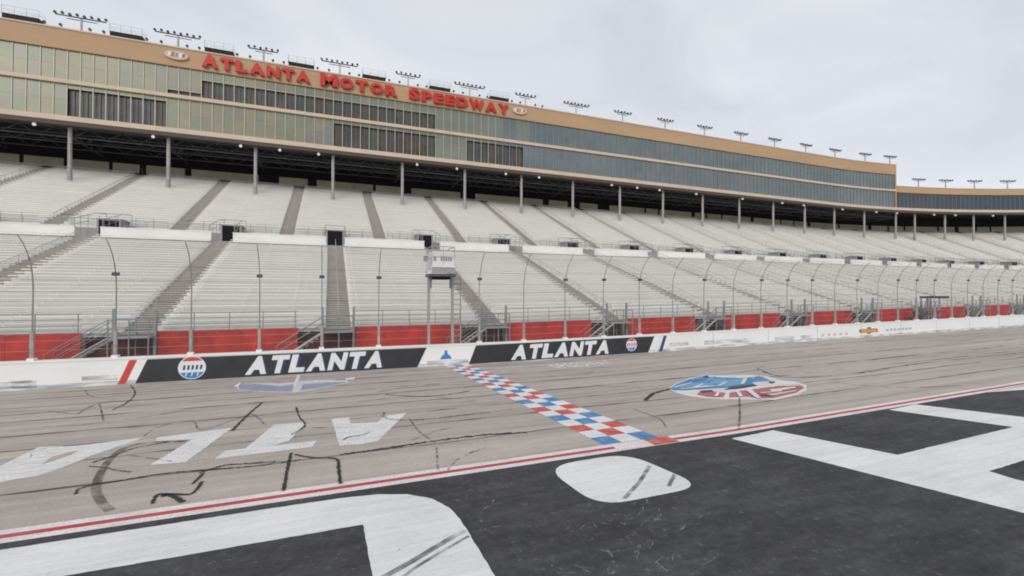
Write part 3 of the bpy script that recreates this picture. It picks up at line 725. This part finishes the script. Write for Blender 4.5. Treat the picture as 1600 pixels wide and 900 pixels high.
# cross aisle, white parapet with a gap and dark portal at each lower aisle
for i in range(len(LA)-1):
    a, b = LA[i]+.98, LA[i+1]-.98
    mb = MB(); mb.prism(a, b, L2+.02, L2+.25, LH2-.5, LH2+.88, M['concrete']); mb.prism(a-.03, b+.03, L2-.02, L2+.3, LH2+.88, LH2+.96, M['concrete']); P('parapet', mb, upper)
    mb = MB()
    q = a+.1
    while q < b: mb.tube([W(q, L2+.14, LH2+1.0), W(q, L2+.14, LH2+1.6)], .022, M['rail'], 4); q += 1.75
    mb.tube([W(x, L2+.14, LH2+1.6) for x in splits(a, b)], .02, M['rail'], 4)
    P('parapet_rail', mb, upper)
mb = MB(); mb.prism(LA[0], LA[-1], L2+.0, U1-.02, LH2-.25, LH2, M['greyc']); P('cross_aisle', mb, upper)
for sa in LA:
    mb = MB(); mb.prism(sa-.85, sa+.85, U1-2.2, U1-.1, LH2, LH2+2.25, M['darker']); mb.prism(sa-1.1, sa+1.1, U1-2.2, U1+.0, LH2+2.25, LH2+2.4, M['greyc'])
    for x_ in (-1.02, .85): mb.prism(sa+x_, sa+x_+.17, U1-2.25, U1, LH2, LH2+2.25, M['greyc'])
    po = P('portal', mb, upper)
    mb = MB()
    for sg in (-1.12, 1.12):
        mb.tube([W(sa+sg, L2+.3, LH2), W(sa+sg, L2+.3, LH2+1.7), W(sa+sg, U1-2.2, LH2+2.9), W(sa+sg, U1+.3, UH1+1.3), W(sa+sg, U1+.3, UH1)], .03, M['rail'], 5)
        mb.tube([W(sa+sg, L2+.3, LH2+1.1), W(sa+sg, U1-2.2, LH2+2.3)], .02, M['rail'], 5)
        for dd in (1.5, 3.0): mb.tube([W(sa+sg, L2+dd, LH2), W(sa+sg, L2+dd, LH2+1.7+dd*.25)], .025, M['rail'], 5)
    mb.tube([W(sa-1.12, U1-2.2, LH2+2.9), W(sa+1.12, U1-2.2, LH2+2.9)], .03, M['rail'], 5)
    P('portal_rail', mb, po)
mb = MB(); mb.prism(LA[0], UA[-1], U1-.05, U1-.02, LH2, UH1-.3, M['greyc']); P('front_wall', mb, upper)
for i in range(len(UA)-1):
    a, b = UA[i]+.9, UA[i+1]-.9
    mb = MB()
    for z_ in (.35, .7, 1.0): mb.tube([W(x, U1-.04, UH1+z_) for x in splits(a, b)], .02, M['rail'], 4)
    q = a
    while q <= b: mb.tube([W(q, U1-.04, UH1), W(q, U1-.04, UH1+1.0)], .026, M['rail'], 4); q += 1.6
    P('front_railing', mb, upper)
mb = MB(); mb.prism(LA[0], LA[-1], 34, 62, -1.0, -.3, M['greyc']); P('footing', mb, lower)

# ------------------------------------------------------------------ press box building over the upper deck
END = 144.0; BEG = -33-BAY*3
press = empty('press_box_building', 'long tan press box with two storeys of glass carried above the upper seats', 'building', loc=(0, 79, 28))
DP = 79.0; ZB, ZM, ZG, ZR = 28.0, 33.1, 37.4, 40.25
mb = MB(); mb.prism(BEG, END, DP+.7, DP+13, ZB+.05, ZG, M['darker']); P('core_wall', mb, press)
mb = MB(); mb.prism(BEG, END, DP-.25, DP+14, ZG, ZR-.2, M['tan']); P('fascia', mb, press)
mb = MB(); mb.prism(BEG-.1, END+.1, DP-.35, DP+14.1, ZR-.2, ZR, M['cream']); P('roof_edge', mb, press)
mb = MB(); mb.prism(BEG, END+.05, DP-.32, DP+.3, ZM-.28, ZM+.22, M['cream']); mb.prism(BEG, END+.05, DP-.42, DP+.3, ZB-.30, ZB+.38, M['cream']); P('floor_band', mb, press)
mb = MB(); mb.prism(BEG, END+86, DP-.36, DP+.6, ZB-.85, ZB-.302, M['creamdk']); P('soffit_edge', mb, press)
mb = MB(); mb.prism(END-.3, END+.05, DP-.2, DP+14, ZB, ZR-.2, M['tan']); P('end_wall', mb, press)
cols = [-33+BAY*n for n in range(-3, 17)]
def dark_range(s_, lower_floor):
    b0 = (s_+33)/BAY
    if lower_floor: return 0 <= b0 <= 1.0 or 3.03 <= b0 <= 4.5 or 5.03 <= b0 <= 6.0
    return 1.42 <= b0 <= 4.5
for n in range(len(cols)):
    a = cols[n]; b = min(a+BAY, END) if n < len(cols)-1 else END
    if a >= END: break
    npan = 8 if a < 30 else 9
    for fl, (z0, z1) in enumerate(((ZB+.38, ZM-.28), (ZM+.22, ZG))):
        mg = MB(); mf = MB()
        for k in range(npan):
            x0 = a+(b-a)*k/npan; x1 = a+(b-a)*(k+1)/npan; xm = (x0+x1)/2
            pool = GL if xm < -3+random.uniform(-9, 9) else (GM if xm < 30+random.uniform(-10, 10) else GR)  # change of reflection along the front is painted pane by pane
            dk = dark_range(xm, fl == 0)
            sq = fl == 1 and 1.03 <= (xm+33)/BAY < 1.42
            if dk and fl == 0:
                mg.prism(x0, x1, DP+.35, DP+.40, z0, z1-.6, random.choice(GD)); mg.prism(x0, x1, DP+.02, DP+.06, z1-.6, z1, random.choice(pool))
            elif dk or sq:
                zt = z0+(.75 if sq else 2.75)
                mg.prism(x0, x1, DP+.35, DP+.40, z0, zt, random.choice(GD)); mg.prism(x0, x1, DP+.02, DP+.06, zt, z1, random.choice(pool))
                mf.prism(x0, x1, DP-.02, DP+.36, zt-.04, zt+.04, M['mull'] if xm < 30 else M['mulld'])
            else:
                zz = z0+(z1-z0)*.52
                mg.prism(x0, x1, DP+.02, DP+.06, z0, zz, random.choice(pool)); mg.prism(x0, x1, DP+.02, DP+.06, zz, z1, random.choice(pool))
                mf.prism(x0, x1, DP-.005, DP+.018, zz-.012, zz+.012, M['mull'] if xm < 30 else M['mulld'])
            mf.prism(x0-.05, x0+.05, DP-.07, DP+.018, z0, z1, M['mull'] if xm < 30 else M['mulld'])
            if dk: mf.prism(xm-.02, xm+.02, DP+.2, DP+.34, z0, zt if fl else z1-.6, M['mullk'])
        wn = P('window', mg, press); P('window_frame', mf, wn)
# soffit and steelwork under the building
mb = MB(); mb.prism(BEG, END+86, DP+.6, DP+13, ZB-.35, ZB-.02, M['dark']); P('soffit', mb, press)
for c_ in cols+[END+2]:
    mb = MB(); 
    for dz in (-.75, -2.0): mb.tube([W(c_, DP+1.2, ZB+dz), W(c_, DP+11, ZB+dz)], .13, M['truss'], 4)
    for k in range(6):
        d0 = DP+1.2+k*1.6; mb.tube([W(c_, d0, ZB-(.75 if k % 2 else 2.0)), W(c_, d0+1.6, ZB-(2.0 if k % 2 else .75))], .08, M['truss'], 4)
    P('cross_truss', mb, press)
for n in range(len(cols)-1):
    mb = MB()
    for dd in (1.6, 4.5, 8.0):
        for dz in (-.65, -1.9): mb.tube([W(cols[n], DP+dd, ZB+dz), W(cols[n]+BAY, DP+dd, ZB+dz)], .10, M['truss'], 4)
        for k in range(6):
            x0 = cols[n]+k*BAY/6; mb.tube([W(x0, DP+dd, ZB-(.65 if k % 2 else 1.9)), W(x0+BAY/6, DP+dd, ZB-(1.9 if k % 2 else .65))], .06, M['truss'], 4)
    P('long_truss', mb, press)
# rear wall of the top deck: dark with a beige strip broken by doorways
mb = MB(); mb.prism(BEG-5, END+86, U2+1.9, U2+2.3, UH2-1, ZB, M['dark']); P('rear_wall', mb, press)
x = BEG
while x < END+80:
    ln = random.choice((3.4, 4.6, 5.2, 9.8)); mb = MB(); mb.prism(x, min(x+ln, END+84), U2+1.78, U2+1.9, UH2+.35, UH2+1.75, M['beige']); P('rear_wall_panel', mb, press)
    x += ln+random.choice((.5, .5, .9, 1.5, 3.2) if x < 60 else (.6, 1.2))
# columns
ccol = [-33+BAY*n for n in range(-1, 17)]
for px, nn in ((1430, 0), (1478, 0), (1523, 0), (1571, 0)):
    # beyond the end of the press box the columns follow the bend
    best = min((abs((lambda v: 800+715*((v[0]*math.cos(YAW)-v[1]*math.sin(YAW))/(v[0]*math.sin(YAW)+v[1]*math.cos(YAW))))(W(q/4, 80, 0))-px), q/4) for q in range(560, 1000))[1]
    ccol.append(best)
for c_ in ccol:
    mb = MB()
    zb = UH1+(80-U1)*(UH2-UH1)/(U2-U1)-.6
    p0, p1 = W(c_, 80, zb), W(c_, 79.9, ZB-.3)
    mb.tube([p0, p1], .24, M['column'], 10)
    mb.tube([W(c_, 80, zb+.1), W(c_, 80, zb+1.9)], .30, M['greyc'], 10)
    mb.box(W(c_, 80, ZB-.5), (.9, .9, .16), M['column'])
    P('support_column', mb, press)

# lower suite building round the bend
suite = empty('suite_building', 'low tan suite building with one dark glazed storey curving off beyond the press box', 'building', loc=(END, 79, 28))
E2 = END+86; ZS = 32.6; ZT = 34.4
mb = MB(); mb.prism(END+.1, E2, DP+.7, DP+12, ZB+.05, ZS, M['darker']); P('core_wall', mb, suite)
mb = MB(); mb.prism(END+.1, E2, DP-.25, DP+13, ZS, ZT-.15, M['tan']); P('fascia', mb, suite)
mb = MB(); mb.prism(END+.1, E2, DP-.35, DP+13.1, ZT-.15, ZT, M['cream']); P('roof_edge', mb, suite)
mb = MB(); mb.prism(END+.1, E2, DP-.42, DP+.3, ZB-.3, ZB+.38, M['cream']); P('floor_band', mb, suite)
x = END+.1
while x < E2-1:
    b = min(x+10.5, E2); mg = MB(); mf = MB()
    for k in range(8):
        x0 = x+(b-x)*k/8; x1 = x+(b-x)*(k+1)/8
        mg.prism(x0, x1, DP+.02, DP+.06, ZB+.38, ZS, GN[1] if (x < END+20 and random.random() < .5) else GN[0]); mf.prism(x0-.04, x0+.04, DP-.05, DP+.018, ZB+.38, ZS, M['mulld'])
    wn = P('window', mg, suite); P('window_frame', mf, wn); x = b

# ------------------------------------------------------------------ red sign on the fascia
sign = empty('facade_sign', 'large red letters reading ATLANTA MOTOR SPEEDWAY along the tan fascia', 'sign', loc=(SAT(550, DP), DP-.6, 38.7))
for word, xa, xb in (('ATLANTA', 311, 482), ('MOTOR', 498, 620), ('SPEEDWAY', 638, 795)):
    a, b = SAT(xa, DP-.7), SAT(xb, DP-.7)
    for i, (ch, x0, x1) in enumerate(layout(word, a, b, .16)):
        mb = MB(); place_glyph(mb, ch, x0, x1, 37.85, 39.6 if i else 39.8, DP-.72, .30, M['signred'], 0, .06); P('letter', mb, sign)
for px, lab in ((271, 'left'), (812, 'right')):
    a = SAT(px, DP-.5); mb = MB(); n = 24; zc = 38.9
    fcs = [(a+1.45*math.cos(2*math.pi*k/n), zc+.62*math.sin(2*math.pi*k/n)) for k in range(n)]
    vs = [W(q, DP-.55, z_) for q, z_ in fcs]+[W(q, DP-.27, z_) for q, z_ in fcs]
    mb.add(vs, [tuple(range(n)), tuple(range(2*n-1, n-1, -1))]+[(k, (k+1) % n, n+(k+1) % n, n+k) for k in range(n)], M['cream'])
    for q, z0, z1, mt in ((-.9, -.25, .3, 'bannerw'), (-.45, -.3, .4, 'dullred'), (0, -.3, .3, 'dullblue'), (.45, -.3, .35, 'bannerw'), (.85, -.2, .3, 'dullred')):
        wpoly([(a+q-.16, zc+z0), (a+q+.16, zc+z0), (a+q+.26, zc+z1), (a+q-.06, zc+z1)], DP-.56, M[mt], mb)
    o = mb.build('oval_emblem')
    tag(o, 'small oval emblem on the fascia just %s of the red %s' % (('before', 'word ATLANTA') if lab == 'left' else ('past', 'word SPEEDWAY')), 'emblem')

# ------------------------------------------------------------------ rooftop floodlight masts
ORD = ['first', 'second', 'third', 'fourth', 'fifth', 'sixth', 'seventh', 'eighth', 'ninth', 'tenth', 'eleventh', 'twelfth', 'thirteenth', 'fourteenth', 'fifteenth', 'sixteenth', 'seventeenth', 'eighteenth', 'nineteenth', 'twentieth', 'twenty-first', 'twenty-second']
def mast(half, nl, name='floodlight_mast'):
    r = bpy.data.objects.new(name, None); C.objects.link(r)
    mb = MB(); mb.tube([(0, 0, 0), (0, 0, 2.35)], .16, M['steel'], 8, .12); mb.box((0, 0, .08), (.6, .6, .16), M['steel']); mb.build('pole', r)
    mb = MB(); mb.box((0, -.1, 2.25), (half*2, .14, .13), M['lampbody']); mb.box((0, .12, 2.0), (half*1.2, .08, .08), M['lampbody']); mb.build('crossbar', r)
    for k in range(nl):
        x_ = -half+2*half*k/(nl-1); mb = MB(); zc = 2.52+(.06 if k % 2 else -.02)
        mb.tube([(x_, .18, zc+.06), (x_, -.05, zc+.02), (x_, -.28, zc-.06)], .08, M['lampbody'], 8, .19)
        mb.tube([(x_, -.05, zc), (x_, -.1, 2.25)], .03, M['lampbody'], 4); lm = mb.build('lamp', r)
        mb = MB(); mb.tube([(x_, -.281, zc-.06), (x_, -.30, zc-.065)], .16, M['lampbody'], 8); mb.build('lamp_lens', lm)
    return r
protos = [mast(2.75, 8), mast(2.0, 6)]; used = [False, False]
for i in range(17):
    s_ = -32.0+BAY*i*.998
    if s_ > END-.4: s_ = END-.6
    k = 0 if i in (0, 1, 3, 5, 7) else 1
    o = protos[k] if not used[k] else copy_tree(protos[k]); used[k] = True
    o.location = W(s_, DP+1.0, ZR); o.rotation_euler = (0, 0, arc_dir(s_)-.0)
    tag(o, '%s floodlight mast from the left on the press box roof' % (ORD[i] if i < 16 else 'last and'), 'floodlight', 'floodlight masts on the press box roof')
    if i == 16: o['label'] = 'floodlight mast at the right-hand end corner of the press box roof'
for i, px in enumerate((1437, 1480, 1525, 1577)):
    best = min((abs((lambda v: 800+715*((v[0]*math.cos(YAW)-v[1]*math.sin(YAW))/(v[0]*math.sin(YAW)+v[1]*math.cos(YAW))))(W(q/4, 80, 0))-px), q/4) for q in range(560, 1000))[1]
    o = copy_tree(protos[1]); o.location = W(best, DP+1.0, ZT); o.rotation_euler = (0, 0, arc_dir(best)); 
    tag(o, '%s floodlight mast from the left on the low suite building roof' % ORD[i], 'floodlight', 'floodlight masts on the suite roof')
# dark platforms with rails on the roof edge
PL = [None]
for i in range(7):
    s_ = -32.0+BAY*(i-.52)
    if i == 0:
        r = bpy.data.objects.new('rooftop_platform', None); C.objects.link(r)
        mb = MB(); mb.box((0, 0, .38), (3.6, 1.6, .5), M['dark']); mb.box((0, 0, .66), (3.75, 1.7, .05), M['truss']); mb.build('deck_box', r)
        mb = MB()
        for x_ in (-1.85, -.6, .6, 1.85):
            for y_ in (-.8, .8): mb.tube([(x_, y_, .68), (x_, y_, 1.7)], .018, M['rail'], 4)
        for z_ in (1.2, 1.7):
            for y_ in (-.8, .8): mb.tube([(-1.85, y_, z_), (1.85, y_, z_)], .014, M['rail'], 4)
            for x_ in (-1.85, 1.85): mb.tube([(x_, -.8, z_), (x_, .8, z_)], .014, M['rail'], 4)
        mb.build('railing', r)
        mb = MB()
        for x_ in (-1.6, 1.6): mb.box((x_, 0, .07), (.2, 1.4, .14), M['steel'])
        mb.build('foot_beam', r); PL[0] = r; o = r
    else: o = copy_tree(PL[0])
    o.location = W(s_, DP+.6, ZR)
    tag(o, '%s dark railed platform from the left on the press box roof' % ORD[i], 'platform', 'railed platforms on the press box roof')
# small spot lamps on the roof edge beside the masts
SP = None; cnt = 0
where = []
for i in range(7):
    for j, d_ in enumerate((-3.4, -1.7, 1.4, 2.9)): where.append((-32+BAY*i+d_, i, j))
for s_, i, j in where:
    if SP is None:
        SP = bpy.data.objects.new('roof_spot_lamp', None); C.objects.link(SP)
        mb = MB(); mb.tube([(0, 0, 0), (0, 0, .3)], .04, M['lampbody'], 5); mb.build('bracket', SP)
        mb = MB(); mb.tube([(0, .15, .42), (0, -.18, .36)], .13, M['lampbody'], 8, .2); mb.build('lamp_head', SP); o = SP
    else: o = copy_tree(SP)
    o.location = W(s_, DP-.1, ZR)
    tag(o, '%s small roof spot %s the %s rooftop mast' % (('outer', 'inner', 'inner', 'outer')[j], 'left of' if j < 2 else 'right of', ORD[i]), 'spot lamp', 'small spot lamps on the roof edge')
# white floodlights hung under the building edge
px_l = [52, 237, 375, 435, 497, 651, 712, 790, 842, 955, 995, 1031, 1088, 1160, 1222, 1256, 1317, 1370, 1402, 1460, 1493, 1552]
FL = None
for i, px in enumerate(px_l):
    best = min((abs((lambda v: 800+715*((v[0]*math.cos(YAW)-v[1]*math.sin(YAW))/(v[0]*math.sin(YAW)+v[1]*math.cos(YAW))))(W(q/4, DP-.4, 0))-px), q/4) for q in range(-240, 1000))[1]
    if FL is None:
        FL = bpy.data.objects.new('soffit_floodlight', None); C.objects.link(FL)
        mb = MB(); mb.tube([(0, .1, .42), (0, -.1, .05)], .035, M['steel'], 5); mb.build('bracket', FL)
        mb = MB(); mb.tube([(0, .18, .02), (0, .02, 0), (0, -.3, -.06)], .12, M['lampwhite'], 10, .21); mb.build('lamp_head', FL); o = FL
    else: o = copy_tree(FL)
    o.location = W(best, DP-.45, ZB-1.25); o.rotation_euler = (0, 0, arc_dir(best))
    near = min(range(len(ccol)), key=lambda k: abs(ccol[k]-best))
    tag(o, '%s round white floodlight from the left under the building edge' % ORD[i], 'floodlight', 'white floodlights under the press box')

# ------------------------------------------------------------------ camera tower behind the wall far along
q = SAT(1449, 31); ct = empty('camera_tower', 'small dark scaffold tower with a flat roof behind the wall far down the straight', 'tower', loc=W(q, 31, 0))
mb = MB()
for a_ in (-1.1, 1.1):
    for b_ in (-.6, .6): mb.tube([W(q+a_, 31+b_, 0), W(q+a_, 31+b_, 3.4)], .06, M['fence'], 5)
for z_ in (1.4, 2.1, 2.6): mb.tube([W(q-1.1, 30.4, z_), W(q+1.1, 30.4, z_)], .05, M['fence'], 5)
mb.tube([W(q-1.1, 30.4, .4), W(q+1.1, 30.4, 2.4)], .05, M['fence'], 5); P('scaffold', mb, ct)
mb = MB(); mb.prism(q+.1, q+2.6, 30.2, 31.8, 3.4, 3.62, M['dark']); P('roof', mb, ct)
mb = MB(); mb.prism(q-1.3, q+1.3, 30.2, 31.8, 1.9, 2.0, M['truss']); P('deck', mb, ct)
